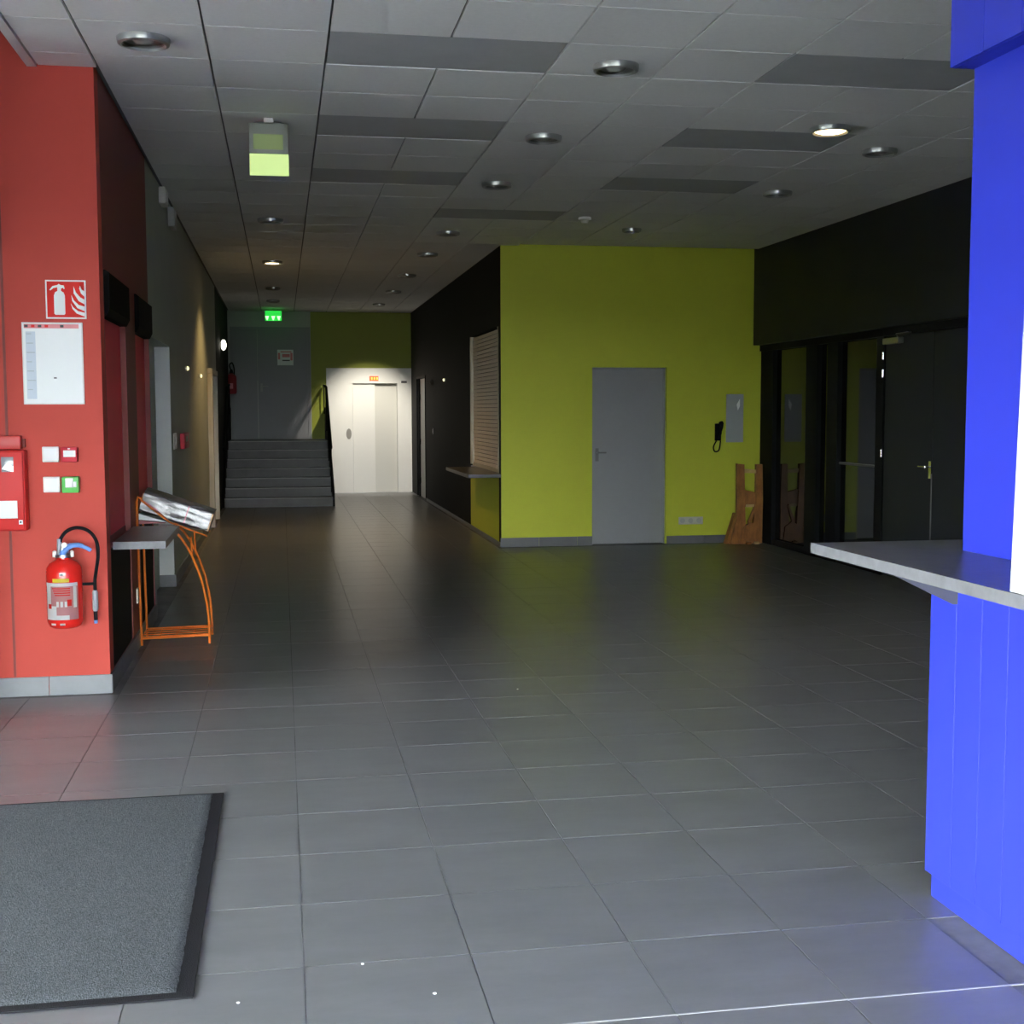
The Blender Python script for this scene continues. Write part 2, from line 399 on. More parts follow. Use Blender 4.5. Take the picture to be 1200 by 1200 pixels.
struct('wall_kiosk_backing', B((XM+.26, XM+.3, YG+.16, YB+.2, 0, ZC+.1)), M_black, 'added black backing keeping daylight out behind the right corridor wall')
struct('wall_right_backing', B((XR+.36, XR+.4, Y0, YG+.2, 0, ZC+.1)), M_black, 'added black backing keeping daylight out behind the glazed screen')
struct('wall_bar_rear', B((2.21, 4.2, -1.99, -1.9, 0, ZC+.1)), M_blue, 'blue rear wall closing the serving bar')

# ------------------------------------------------------------------ skirting
def skirting(name, axis, pos, d, a0, a1, mt, label, step=.45, h=.106, start=None):
    r = thing(name, ((pos if axis == 'x' else (a0+a1)/2), ((a0+a1)/2 if axis == 'x' else pos), 0), label, 'skirting', kind='structure')
    a = a0; edges = [a0]
    n = start if start is not None else a0+step
    while n < a1-.05: edges.append(n); n += step
    edges.append(a1)
    for e0, e1 in zip(edges, edges[1:]):
        p0, p1 = min(pos, pos+d), max(pos, pos+d)
        if axis == 'x': obj('tile', B((p0, p1, e0+.002, e1-.002, 0.0005, h)), mt, r)
        else: obj('tile', B((e0+.002, e1-.002, p0, p1, 0.0005, h)), mt, r)
    return r
skirting('baseboard_left_return', 'y', YR, -.012, XF+.01, XL+.012, M_base, 'pale grey tile skirting under the red end wall', start=-4.89)
skirting('baseboard_left_red', 'x', XL, .012, YR, 9.97, M_based, 'dark tile skirting along the maroon wall')
skirting('baseboard_left', 'x', XL, .012, 11.76, 17.6, M_based, 'dark tile skirting along the grey corridor wall')
skirting('baseboard_middle_left', 'y', YG, -.012, XM-.012, 3.515, M_based, 'grey tile skirting left of the door on the lime wall')
skirting('baseboard_middle_right', 'y', YG, -.012, 4.41, 5.5, M_based, 'grey tile skirting right of the door on the lime wall', h=.09)
skirting('baseboard_corridor', 'x', XM, -.012, YG, 22.1, M_based, 'dark tile skirting along the black corridor wall', h=.05)
jb = obj('jamb_skirting', B((XL-.13, XL+.012, 11.738, 11.7495, .001, .106)), M_based, bpy.data.objects['wall_left'])

# ------------------------------------------------------------------ doors
def handle(parent, x, y, z, ax, sgn, length=.11, mt=None):
    """lever handle; ax: wall normal axis ('x'/'y'); sgn: which way it stands out"""
    mt = mt or M_steel; bm = bmesh.new()
    if ax == 'y':
        box(bm, x-.02, x+.02, y, y+sgn*.006, z-.1, z+.05)
        tube(bm, [(x, y, z), (x, y+sgn*.05, z)], .009); tube(bm, [(x, y+sgn*.05, z), (x+length, y+sgn*.05, z)], .009)
    else:
        box(bm, min(x, x+sgn*.006), max(x, x+sgn*.006), y-.02, y+.02, z-.1, z+.05)
        tube(bm, [(x, y, z), (x+sgn*.05, y, z)], .009); tube(bm, [(x+sgn*.05, y, z), (x+sgn*.05, y+length, z)], .009)
    bmesh.ops.recalc_face_normals(bm, faces=bm.faces)
    return bm
d = thing('door_1', (3.96, YG+.1, 0), 'flat grey door in the lime green wall', 'door', kind='structure')
lf = obj('leaf', B((3.535, 4.38, YG+.06, YG+.10, .008, 2.035), bev=.002), M_door, d)
obj('frame', wall_boxes('y', YG+.05, YG+.14, 3.516, 4.399, 0.001, 2.049, [(3.533, 4.382, 0, 2.037)]), M_door, d)
obj('handle', handle(None, 3.585, YG+.06, 1.07, 'y', -1, .1), mat('dark_steel', (.2, .2, .2), .35, metal=1.0), lf, True)

d = thing('door_2', (-.17, YB, 1.03), 'grey double door at the top of the stairs', 'door', kind='structure')
obj('frame', wall_boxes('y', YB-.05, YB-.001, -.92, .55, 1.031, 3.12, [(-.87, .5, 1.0, 3.07)]), M_door, d)
l1 = obj('leaf', B((-.868, -.432, YB-.035, YB-.002, 1.035, 3.068), bev=.002), M_door, d)
l2 = obj('leaf', B((-.424, .498, YB-.035, YB-.002, 1.035, 3.068), bev=.002), M_door, d)
obj('edge_strip', B((-.436, -.42, YB-.041, YB-.035, 1.036, 2.12)), mat('dull_strip', (.42, .42, .4), .5), l1)
obj('handle', handle(None, -.36, YB-.035, 2.02, 'y', -1, .12), mat('dull_handle', (.4, .4, .38), .5, metal=.6), l2, True)
n = thing('door_notice', (.09, YB-.04, 2.41), 'white notice with red print on the landing door', 'notice')
obj('sheet', B((-.06, .235, YB-.04, YB-.036, 2.41, 2.70)), M_paper, n)
for k, (a, b, c, e, q) in enumerate([(-.05, -.01, 2.52, 2.64, M_signpink), (.03, .17, 2.56, 2.62, M_signpink), (.03, .17, 2.49, 2.51, M_ink), (0, .2, 2.65, 2.67, M_signpink), (.18, .22, 2.5, 2.64, M_signpink)]):
    obj('print', B((a, b, YB-.0415, YB-.040, c, e)), q, n)

obj('jamb_daylight', B((XL-.128, XL-.001, 11.7385, 11.7495, .107, 2.125)), mat('daylit_jamb', (.72, .73, .7), .6), bpy.data.objects['wall_left'], label='door reveal coloured paler for the daylight on it')  # daylight on the reveal put into a paler colour than the wall's
d = thing('door_3', (XL-.1, 10.9, 0), 'pale grey double door set back in the left corridor wall', 'door', kind='structure')
obj('leaf', B((XL-.17, XL-.13, 10.11, 10.92, .008, 2.12)), M_grey, d)
obj('leaf', B((XL-.17, XL-.13, 10.928, 11.74, .008, 2.12)), M_grey, d)

d = thing('door_4', (XL, 18.4, 0), 'dark doorway with a cream frame before the stairs', 'door', kind='structure')
obj('jamb', B((XL-.02, XL+.065, 17.60, 17.74, .001, 2.06), bev=.004), M_cream2, d)
obj('jamb', B((XL-.02, XL+.06, 18.96, 19.08, .001, 2.06), bev=.004), M_plas, d)
obj('lintel', B((XL-.02, XL+.065, 17.60, 19.08, 2.062, 2.13), bev=.004), M_cream2, d)
lf = obj('leaf', B((XL-.08, XL-.04, 17.76, 18.94, .008, 2.045)), M_black, d)

d = thing('door_5', (XM, 22.9, 0), 'pale door standing in the black wall beside the lift', 'door', kind='structure')
lf = obj('leaf', B((XM+.02, XM+.06, 22.2, 23.2, .01, 2.12)), M_plas, d)
obj('frame', wall_boxes('x', XM-.01, XM+.1, 22.151, 23.599, 0.001, 2.169, [(22.19, 23.21, 0, 2.13), (23.25, 23.57, .0, 2.13)]), M_frame, d)
obj('side_light', B((XM+.03, XM+.04, 23.251, 23.569, .01, 2.12)), M_dglass, d)
for z in (.3, 1.0, 1.8): obj('hinge', LA([(.02, -.05), (.02, .05)], (XM+.01, 23.17, z), seg=10), M_black, lf, True)

# right side glazed screen, set back under the charcoal bulkhead
d = thing('door_6', (XG, 12.5, 0), 'dark glazed screen reflecting the lime wall', 'door', kind='structure')
k5 = XG/5.4
posts = [(13.5*k5, 14.38), (12.31*k5, 12.59*k5), (11.82*k5, 12.06*k5), (10.85*k5, 10.99*k5)]
for a, b in posts: obj('post', B((XG-.06, XG+.06, a, b, .001, 2.24)), M_frame, d)
obj('header', B((XG-.07, XG+.1, 10.85*k5, YG-.001, 2.24, 2.309)), M_frame, d)
obj('sill', B((XG-.05, XG+.05, 10.99*k5, YG-.02, .001, .07)), M_frame, d)
for (a0, a1), (b0, b1) in zip(posts[1:], posts): obj('pane', B((XG-.008, XG+.008, a1, b0, .07, 2.24)), M_dglass, d)
obj('push_bar', T([(XG-.03, 11.02*k5, 1.02), (XG-.03, 11.8*k5, 1.02)], .012), mat('dim_bar', (.1, .09, .09), .4), d, True)

d = thing('door_7', (XG-.05, 10.4*k5, 0), 'black door with steel hinges right of the glazed screen', 'door', kind='structure')
Xd = XG-.045
lf = obj('leaf', B((Xd, Xd+.05, 9.97*k5, 10.84*k5, .008, 2.235), bev=.002), M_dark, d)
obj('leaf', B((Xd, Xd+.05, 9.72, 9.963*k5, .008, 2.235), bev=.002), M_dark, d)
obj('edge_strip', B((Xd-.004, Xd-.0005, 9.955*k5, 9.972*k5, .02, 1.0)), mat('dull_seal', (.12, .12, .12), .5), lf)
obj('header', B((Xd-.03, Xd+.1, 9.72, 10.848*k5, 2.24, 2.309)), M_frame, d)
for z in (2.06, 1.895, 1.15): obj('hinge', LA([(.013, -.035), (.013, .035)], (Xd-.012, 10.865*k5, z), seg=12), M_chrome, lf, True)
bm = bmesh.new(); box(bm, Xd-.06, Xd-.001, 10.5*k5, 10.8*k5, 2.16, 2.215, bev=.008)
cl = obj('closer', bm, M_steel, lf, True)
obj('closer_arm', T([(Xd-.03, 10.55*k5, 2.22), (Xd-.1, 10.45*k5, 2.235), (Xd-.03, 10.3*k5, 2.25)], .01), M_chrome, cl, True)
obj('handle', handle(None, Xd-.001, 9.99*k5, 1.06, 'x', -1, .12), M_chrome, lf, True)

# ------------------------------------------------------------------ lift
e = thing('elevator_front', (1.65, YB, 0), 'white enamelled lift front with closed doors at the end of the corridor', 'elevator')
obj('surround', wall_boxes('y', YB-.06, YB+.06, .841, 2.445, 0.001, 2.36, [(1.33, 2.175, 0, 2.08)]), M_white, e)
obj('door_panel', B((1.335, 1.752, YB-.02, YB+.01, .004, 2.075), bev=.003), M_white, e)
obj('door_panel', B((1.745, 2.17, YB+.02, YB+.05, .004, 2.075), bev=.003), mat('white_enamel_dull', (.66, .65, .6), .4), e)
obj('shaft_back', B((.841, 2.445, YB+.1, YB+.14, 0.001, 2.36)), M_black, e)
obj('threshold', B((1.33, 2.175, YB-.06, YB+.06, -.002, .003)), M_steel, e)
dp = obj('floor_display', B((1.65, 1.82, YB-.064, YB-.06, 2.12, 2.21)), M_led, e, label='red floor indicator')
for x in (1.68, 1.73, 1.78): obj('digit', B((x, x+.03, YB-.066, YB-.064, 2.14, 2.19)), M_ledo, dp)
obj('header_lens', B((2.25, 2.36, YB-.064, YB-.06, 2.08, 2.12)), M_ink, e)
bp_ = obj('call_plate', LA([(.05, 0), (.05, -.008)], (1.25, YB-.06, 1.12), 'y', 20), mat('grey_plate', (.3, .29, .27), .5), e)
bp_.scale = (1, 1, 2.0)
obj('trim_joint', B((.84, 2.445, YB-.062, YB-.06, 2.075, 2.083)), M_plas, e)

# ------------------------------------------------------------------ stairs
st = thing('staircase', (-.05, 21.2, 0), 'short grey staircase climbing to the landing door', 'staircase')
RI, TR, YS = .147, .31, 21.15
for k in range(7):
    y0 = YS + k*TR
    y1 = YB-.06 if k == 6 else y0+TR+.02
    s = obj('step', B((-.93, .80, y0, y1, k*RI+(.001 if k == 0 else 0), (k+1)*RI)), M_stair, st)
    obj('nosing', B((-.93, .80, y0-.006, y0+.035, (k+1)*RI-.012, (k+1)*RI+.004)), M_nose, s)
prof = [(21.08, .001), (YB-.065, .001), (YB-.065, 1.62), (23.75, 1.62), (21.08, .22)]
obj('stringer', P([(.80, y, z) for y, z in prof], (.035, 0, 0)), M_black, st)
obj('stringer', P([(-.962, y, z) for y, z in prof], (.03, 0, 0)), M_black, st)
for x, ye in ((.79, YB-.1), (-.93, 24.0)):
    h_ = obj('handrail', T([(x, 21.25, .95), (x, 23.2, 1.98), (x, ye, 2.03)], .022), M_black, st, True)
    for y, z0, z1 in ((21.3, .22, .97), (22.3, .7, 1.5), (23.25, 1.2, 1.98), (ye-.05, 1.5, 2.02)):
        obj('baluster', T([(x, y, z0), (x, y, z1)], .012), M_black, h_)

# ------------------------------------------------------------------ blue serving bar
cb = thing('counter_base', (2.05, 1.2, 0), 'blue panelled base of the serving bar', 'counter')
bd = [3.735, 3.575, 3.43, 3.29, 3.14, 2.98, 2.8, 2.6, 2.4, 2.2, 2.0, 1.7, 1.4, 1.1, .8, .4, 0, -.4, -.8, -1.2, -1.6, -1.99]
for a, b in zip(bd, bd[1:]): obj('panel', B((2.015, 2.035, b+.0012, a-.0012, .088, 1.082), bev=.0012), M_blue, cb)
obj('core', B((2.036, 2.2, -1.99, 3.735, .088, 1.083)), M_blue, cb)
obj('plinth', B((2.04, 2.2, -1.99, 3.735, .001, .087)), M_blue, cb)
ws = thing('counter_slab', (2.1, 2.0, 1.084), 'grey worktop with a pale edge on the blue serving bar', 'worktop')
obj('top', B((1.749, 2.75, -1.9, 4.05, 1.086, 1.12)), M_slab, ws)
obj('edge_band', B((1.745, 1.749, -1.9, 4.052, 1.086, 1.1205)), M_slabedge, ws)
br = obj('bracket', P([(1.772, 3.57, 1.0855), (2.0145, 3.57, 1.0855), (2.0145, 3.57, .975), (2.0, 3.57, .975)], (0, .006, 0)), M_bracket, ws, label='grey triangular shelf bracket')
obj('bracket', P([(1.772, .87, 1.0855), (2.0145, .87, 1.0855), (2.0145, .87, .975), (2.0, .87, .975)], (0, .006, 0)), M_bracket, ws)
struct('wall_bar_pillar', B((2.12, 2.6, 3.2, 3.735, 1.1205, 2.612)), M_blue, 'blue pillar standing on the end of the serving bar')
fa = struct('wall_bar_fascia', B((2.055, 2.6, -1.99, 3.74, 2.612, ZC+.1)), M_blue, 'blue overhead fascia above the serving bar')
fd = [3.74, 3.55, 3.35, 3.1, 2.8, 2.5, 2.2]
for a, b in zip(fd, fd[1:]): obj('panel', B((2.04, 2.054, b+.001, a-.001, 2.612, ZC-.001), bev=.001), M_blue, fa)
struct('wall_bar_end', wall_boxes('y', 3.6, 3.735, 2.61, XR+.34, 0, ZC+.1), M_blue, 'blue end wall of the serving bar facing the hall')
struct('wall_bar_interior', B((4.2, 4.35, -1.99, 3.59, 0, ZC+.1)), M_rear, 'grey wall inside the serving bar')
wb = thing('white_board', (1.76, 2.5, 1.121), 'tall white board on the edge of the blue serving bar', 'board')
bm = B((1.752, 1.775, 2.0, 2.86, 1.1215, 2.42))
for v in bm.verts:
    v.co.x += (v.co.z-1.12)*.012; v.co.y -= (v.co.z-1.12)*.02
obj('panel', bm, mat('off_white_board', (.5, .5, .485), .6, spec=.3), wb)
obj('print_mark', B((1.7505, 1.752, 2.72, 2.75, 1.232, 1.238)), M_ink, wb)

# ------------------------------------------------------------------ ticket hatches
def hatch(y0, y1, label):
    r = thing('roller_shutter', (XL, (y0+y1)/2, .8), label, 'shutter')
    obj('curtain', B((XL-.06, XL-.035, y0+.004, y1-.004, .802, 2.16)), M_crimson, r)
    bm = P([(XL-.08, y0+.006, 2.10), (XL+.01, y0+.006, 2.10), (XL+.03, y0+.006, 2.14), (XL+.03, y0+.006, 2.34), (XL+.01, y0+.006, 2.355), (XL-.08, y0+.006, 2.355)], (0, y1-y0-.012, 0))
    obj('housing', bm, M_housing, r, label='black shutter housing')
    obj('bottom_bar', B((XL-.065, XL-.03, y0+.004, y1-.004, .802, .84)), M_maroon, r)
hatch(HB1[0], HB1[1], 'crimson hatch shutter above the grey ledge')
hatch(HB2[0], HB2[1], 'crimson hatch shutter next to the grey corridor wall')
ls = thing('ticket_ledge', (-.82, 8.1, .78), 'grey ledge jutting from the nearer ticket hatch', 'shelf')
obj('board', B((XL+.002, -.67, 7.6, 8.62, .777, .82), bev=.002), M_slab, ls)
obj('edge_band', B((XL+.002, -.67, 7.595, 7.5998, .777, .8205)), M_slabedge, ls)

# ------------------------------------------------------------------ cream shutter + ledge on the black wall
rs = thing('window_shutter', (XM, 15.65, .8), 'cream slatted roller shutter in the black corridor wall', 'shutter')
obj('guide', B((XM-.004, XM+.08, 16.72, 16.79, .86, 2.515)), M_cream2, rs)
obj('guide', B((XM-.004, XM+.08, 14.555, 14.61, .86, 2.515)), M_cream2, rs)
n_ = 34; h_ = (2.505-.88)/n_
sm = bpy.data.meshes.new('slat'); bm = bmesh.new()
prism(bm, [(.0, 0, -h_/2), (-.006, 0, -h_/2+.004), (-.009, 0, 0), (-.006, 0, h_/2-.006), (0, 0, h_/2-.004)], (0, 2.11, 0)); bm.to_mesh(sm); bm.free(); sm.materials.append(M_cream)
for k in range(n_): share('slat', sm, rs, (XM+.04, 14.61, .88+(k+.5)*h_))
obj('bottom_bar', B((XM+.015, XM+.05, 14.61, 16.72, .84, .88)), M_cream2, rs)
lg = thing('shutter_ledge', (2.3, 15.5, .8), 'grey ledge under the cream roller shutter', 'shelf')
obj('board', B((2.07, XM-.001, YG+.01, 16.4, .795, .835), bev=.003), M_slab, lg)
obj('sill', B((XM+.001, XM+.1, 14.56, 16.79, .801, .84)), M_slab, lg)

# ------------------------------------------------------------------ ceiling lights
def downlight(x, y, label, lit=False, r=.125, e=0, angle=100, group=None):
    t = thing('ceiling_downlight', (x, y, ZC-.03), label, 'ceiling light', group)
    rim = [(r*.78, -.022), (r*.84, -.034), (r*.96, -.03), (r, -.012), (r, -.001)]
    bm = LA(rim, (x, y, ZC), cap=False, seg=28); obj('rim', bm, M_rim, t, True)
    bm = LA([(r*.78, -.022), (r*.72, -.012), (r*.5, -.006), (.001, -.004)], (x, y, ZC), cap=False, seg=28)
    obj('reflector', bm, M_reflector, t, True)
    bm = LA([(.001, -.03), (r*.3, -.026), (r*.42, -.015), (r*.42, -.0065)] if not lit else [(.001, -.031), (r*.6, -.029), (r*.76, -.02)], (x, y, ZC), cap=False, seg=20)
    obj('lamp', bm, M_lit if lit else M_bulb, t, True)
    if e: spot('lamp_light', t, (x, y, ZC-.05), e, (1, .64, .24), angle, .6, .08)
    return t
downlight(-.643, 6.75, 'round unlit downlight nearest the red end wall', r=.13)
downlight(1.80, 6.855, 'nearest unlit downlight of the middle row, beside the first dark panels', r=.125)
downlight(1.776, 8.677, 'second unlit downlight of the middle row from the viewpoint')
downlight(1.76, 10.51, 'third unlit downlight of the middle row from the viewpoint')
downlight(1.734, 13.43, 'unlit downlight just before the left corner of the lime wall')
downlight(1.728, 15.28, 'unlit downlight just past the left corner of the lime wall')
downlight(1.719, 17.7, 'small far downlight of the middle row, second last before the lift')
downlight(1.74, 20.14, 'small far downlight of the middle row, last one seen before the lift')
downlight(3.585, 8.11, 'glowing warm downlight on the right of the hall ceiling', lit=True, r=.135, e=18)
downlight(4.24, 8.74, 'unlit downlight just right of the glowing one')
downlight(4.19, 10.54, 'unlit downlight near the charcoal wall, farther than the glowing one')
downlight(3.56, 12.9, 'unlit downlight above the lime wall door', r=.1)
downlight(-.05, 8.62, 'unlit downlight just above the nearer exit sign', r=.12)
downlight(-.074, 12.8, 'unlit corridor downlight between the nearer exit sign and the glowing lamp')
downlight(-.082, 16.35, 'glowing warm downlight in the left corridor', lit=True, r=.125, e=135, angle=125)
downlight(-.094, 19.84, 'unlit corridor downlight behind the glowing lamp', r=.11)
downlight(-.109, 22.1, 'unlit downlight above the stairs', r=.11)
t = downlight(1.7, 22.6, 'added downlight washing the white lift front', lit=False, r=.11)
spot('lamp_light', t, (1.66, 22.62, ZC-.05), 420, (1, .93, .80), 58, .85, .04, aim=(-.05, 1.98, -2.5))  # source added to brighten the lift front, no lamp known there
sd = thing('smoke_detector', (2.9, 12.2, ZC-.05), 'small round detector on the ceiling before the lime wall', 'detector')
obj('base', LA([(.06, 0), (.06, -.02), (.045, -.03)], (2.9, 12.2, ZC-.001), seg=20), M_plas, sd, True)
obj('sensor', LA([(.04, -.031), (.03, -.055), (.001, -.06)], (2.9, 12.2, ZC-.001), seg=20, cap=False), M_plas, sd, True)

# ------------------------------------------------------------------ exit signs
ex = thing('exit_sign', (-.05, 8.42, 3.06), 'glowing yellow-green exit sign hanging nearest the viewpoint', 'exit sign')
Y_ = 8.42; dx = .122
obj('bracket', B((-.05-.03, -.05+.03, Y_-.01, Y_+.03, ZC-.03, ZC-.001)), M_plas, ex)
hs = obj('housing', B((-.052-dx, -.052+dx, Y_, Y_+.05, 3.19, ZC-.031), bev=.006), mat('exit_housing', (.3, .31, .27), .5), ex, True)
obj('dim_window', B((-.052-.095, -.052+.09, Y_-.003, Y_-.0005, 3.215, 3.31)), M_exit_lo, hs)
pn = obj('lit_panel', B((-.05-dx, -.05+dx, Y_+.01, Y_+.02, 3.055, 3.189)), M_exit_hi, ex, label='lit plexiglass sign panel')
ex = thing('exit_sign', (-.12, 23.9, 3.2), 'small bright green exit sign above the stairs', 'exit sign')
Y_ = 23.9
obj('bracket', B((-.13, -.11, Y_-.005, Y_+.02, 3.37, ZC-.001)), M_plas, ex)
hs = obj('panel', B((-.265, .03, Y_, Y_+.03, 3.19, 3.37)), M_exitg, ex)
for x, s in ((-.23, -1), (-.12, 1), (-.02, 1)):
    bm = bmesh.new(); prism(bm, [(x-.035, Y_-.001, 3.275), (x+.035, Y_-.001, 3.275), (x+.008, Y_-.001, 3.2), (x-.008, Y_-.001, 3.2)], (0, -.002, 0))
    obj('pictogram', bm, M_exitw, hs)

# ------------------------------------------------------------------ small wall fixtures
def wallbox(name, y, z0, z1, w, label, cat, mt, dpt=.05):
    return tag(obj(name, B((XL+.001, XL+dpt, y-w/2, y+w/2, z0, z1), bev=.006), mt, smooth=True), label, cat)
t = thing('emergency_light', (XL, 11.2, 3.2), 'nearer white box fixture high on the left corridor wall', 'emergency light')
obj('case', B((XL+.001, XL+.055, 11.05, 11.3, 3.27, 3.405), bev=.008), M_plas, t, True); obj('lens', B((XL+.055, XL+.06, 11.08, 11.27, 3.29, 3.39)), M_paper, t)
t = thing('emergency_light', (XL, 12.0, 3.1), 'farther grey box fixture high on the left corridor wall', 'emergency light')
obj('case', B((XL+.001, XL+.055, 11.9, 12.2, 3.2, 3.37), bev=.008), mat('grey_case', (.5, .5, .48), .5), t, True); obj('lens', B((XL+.055, XL+.06, 11.93, 12.17, 3.22, 3.35)), mat('grey_lens', (.45, .45, .43), .5), t)
def call_unit_x(y0, y1, z0, z1, mt, label, inner):
    t = thing('call_point', (XL, (y0+y1)/2, z0), label, 'call point')
    obj('case', B((XL+.001, XL+.045, y0, y1, z0, z1), bev=.005), mt, t, True)
    if inner: obj('window', B((XL+.045, XL+.047, y0+(y1-y0)*.3, y1-(y1-y0)*.3, z0+(z1-z0)*.45, z1-.03)), M_paper, t)
t = thing('wall_switch', (XL, 12.05, 1.22), 'cream switch plate beside the set-back corridor door', 'switch')
obj('plate', B((XL+.001, XL+.012, 11.9, 12.2, 1.22, 1.365), bev=.003), M_plas, t); obj('rocker', B((XL+.012, XL+.018, 12.0, 12.1, 1.26, 1.33), bev=.002), M_paper, t)
call_unit_x(12.7, 13.3, 1.2, 1.35, M_callred, 'red fire call point on the left corridor wall', True)
def guide(x, y, z, sx, label):
    t = thing('wall_spotlight', (x, y, z), label, 'wall light')
    obj('mount', LA([(.025, 0), (.025, sx*.02)], (x, y, z), 'x', 14), M_steel, t, True)
    obj('lens', LA([(.024, sx*.0205), (.018, sx*.035), (.001, sx*.04)], (x, y, z), 'x', 14, cap=False), M_glow, t, True)
guide(XL+.001, 13.6, 2.0, 1, 'small round wall light on the left wall, nearer one')
guide(XL+.001, 15.8, 1.98, 1, 'small round wall light on the left wall, next to the cream door frame')
guide(XM-.001, 19.4, 2.02, -1, 'small round wall light on the black wall, nearer one')
t = thing('wall_sensor', (XM-.001, 21.05, 2.0), 'small grey sensor on the black wall near the pale door', 'sensor')
obj('body', LA([(.04, 0), (.04, -.03), (.02, -.05)], (XM-.001, 21.05, 2.02), 'x', 16), mat('sensor_grey', (.25, .25, .25), .5), t, True)
obj('lens', LA([(.018, -.05), (.001, -.058)], (XM-.001, 21.05, 2.02), 'x', 12, cap=False), M_bulb, t, True)
t = thing('light_switch', (XM-.001, 21.0, 1.18), 'narrow switch on the black wall near the pale door', 'switch')
obj('plate', B((XM-.012, XM-.001, 20.96, 21.04, 1.17, 1.27), bev=.002), mat('switch_grey', (.3, .3, .3), .5), t); obj('rocker', B((XM-.016, XM-.012, 20.98, 21.02, 1.19, 1.25)), M_plas, t)
t = thing('wall_lamp', (XL, 21.5, 2.55), 'bright oval wall lamp on the left wall by the stairs', 'wall light')
obj('base', LA([(.05, 0), (.05, .02)], (XL+.001, 21.5, 2.63), 'x', 18), M_steel, t, True)
bm = bmesh.new(); bmesh.ops.create_uvsphere(bm, u_segments=16, v_segments=10, radius=1)
for v in bm.verts: v.co = Vector((XL+.055+v.co.x*.045, 21.5+v.co.y*.06, 2.63+v.co.z*.085))
obj('globe', bm, M_litw, t, True)

# ------------------------------------------------------------------ red end wall fixtures
YW = YR-.001
def plate(parent, name, x0, x1, z0, z1, d0, d1, mt, bev=0.0, label=None):
    return obj(name, B((x0, x1, YW-d1, YW-d0, z0, z1), bev=bev), mt, parent, bev > 0, label)
def poly(parent, name, pts, ox, oz, sx, sz, d, mt):
    return obj(name, P([(ox+a*sx, YW-d, oz+b*sz) for a, b in pts], (0, -.0012, 0)), mt, parent)
s = thing('fire_sign', (-1.145, YW, 2.07), 'square red sign with a white extinguisher and flames', 'sign')
k = YR/7.3
x0, x1, z0, z1 = -1.246, -1.036, 2.068, 2.276
plate(s, 'backing', x0, x1, z0, z1, 0, .006, M_paper, .001)
fc = plate(s, 'face', x0+.008, x1-.008, z0+.008, z1-.008, .006, .0072, M_signred)
body = [(.21, .13), (.24, .10), (.45, .10), (.48, .13), (.48, .60), (.45, .68), (.39, .72), (.39, .78), (.44, .80), (.46, .76), (.48, .78), (.46, .86), (.38, .87), (.34, .9), (.30, .87), (.18, .84), (.10, .74), (.13, .73), (.20, .79), (.30, .81), (.30, .72), (.24, .68), (.21, .60)]
poly(s, 'pictogram', body, x0, z0, x1-x0, z1-z0, .0073, M_paper)
for f_ in ([(.96, .06), (.96, .16), (.80, .20), (.68, .30), (.62, .40), (.66, .26), (.76, .14)],
           [(.96, .20), (.96, .32), (.82, .36), (.70, .48), (.64, .62), (.66, .46), (.78, .28)],
           [(.96, .38), (.96, .50), (.86, .56), (.76, .68), (.70, .84), (.70, .66), (.82, .46)],
           [(.96, .58), (.96, .72), (.90, .76), (.86, .86), (.84, .78), (.88, .66)]):
    poly(s, 'flame', f_, x0, z0, x1-x0, z1-z0, .0073, M_paper)
n = thing('safety_notice', (-1.215, YW, 1.60), 'white framed safety notice with a pink heading on the red wall', 'notice')
nx0, nx1, nz0, nz1 = -1.374, -1.058, 1.605, 2.048
plate(n, 'frame', nx0, nx1, nz0, nz1, 0, .012, M_plas, .002)
sh = plate(n, 'sheet', nx0+.007, nx1-.007, nz0+.007, nz1-.007, .012, .0128, M_board)
plate(sh, 'heading', nx0+.012, nx1-.02, nz1-.032, nz1-.010, .0129, .0134, M_signpink)
for k_, x in enumerate((nx0+.015, nx0+.05, nx0+.085, nx0+.12, nx0+.2)): plate(sh, 'heading_mark', x, x+.018, nz1-.027, nz1-.014, .0135, .0138, M_signred if k_ % 2 else M_ink)
plate(sh, 'side_text', nx0+.02, nx0+.07, nz0+.03, nz1-.05, .0129, .0133, mat('pale_blue_print', (.62, .68, .75), .6))
for k_ in range(7): plate(sh, 'text_line', nx0+.024, nx0+.05+.014*(k_ % 3)*.6, nz1-.065-k_*.05, nz1-.06-k_*.05, .0134, .0137, mat('grey_print', (.45, .5, .52), .6))
plate(sh, 'plan_mark', nx0+.16, nx0+.175, nz0+.14, nz0+.147, .0129, .0133, M_ink)
def call_unit(x0, x1, z0, z1, mt, label, win=None, sign=None):
    t = thing('call_point', ((x0+x1)/2, YW, z0), label, 'call point')
    plate(t, 'case', x0, x1, z0, z1, 0, .05, mt, .006)
    if win: plate(t, 'window', x0+win[0], x1-win[1], z0+win[2], z1-win[3], .05, .053, M_paper, .001)
    if sign: plate(t, 'tab', (x0+x1)/2-.006, (x0+x1)/2+.006, z1-.012, z1-.006, .05, .052, M_paper)
    return t
def blank_plate(x0, x1, z0, z1, label):
    t = thing('wall_plate', ((x0+x1)/2, YW, z0), label, 'plate')
    p_ = plate(t, 'case', x0, x1, z0, z1, 0, .022, M_plas, .005)
    plate(t, 'insert', x0+.01, x1-.01, z0+.01, z1-.01, .022, .0235, M_paper, .001)
blank_plate(-1.287, -1.2, 1.291, 1.376, 'upper white wall plate beside the red call point')
call_unit(-1.184, -1.1, 1.292, 1.374, M_callred, 'red fire alarm call point on the red end wall', (.012, .008, .028, .018), True)
blank_plate(-1.287, -1.198, 1.126, 1.212, 'lower white wall plate beside the green call point')
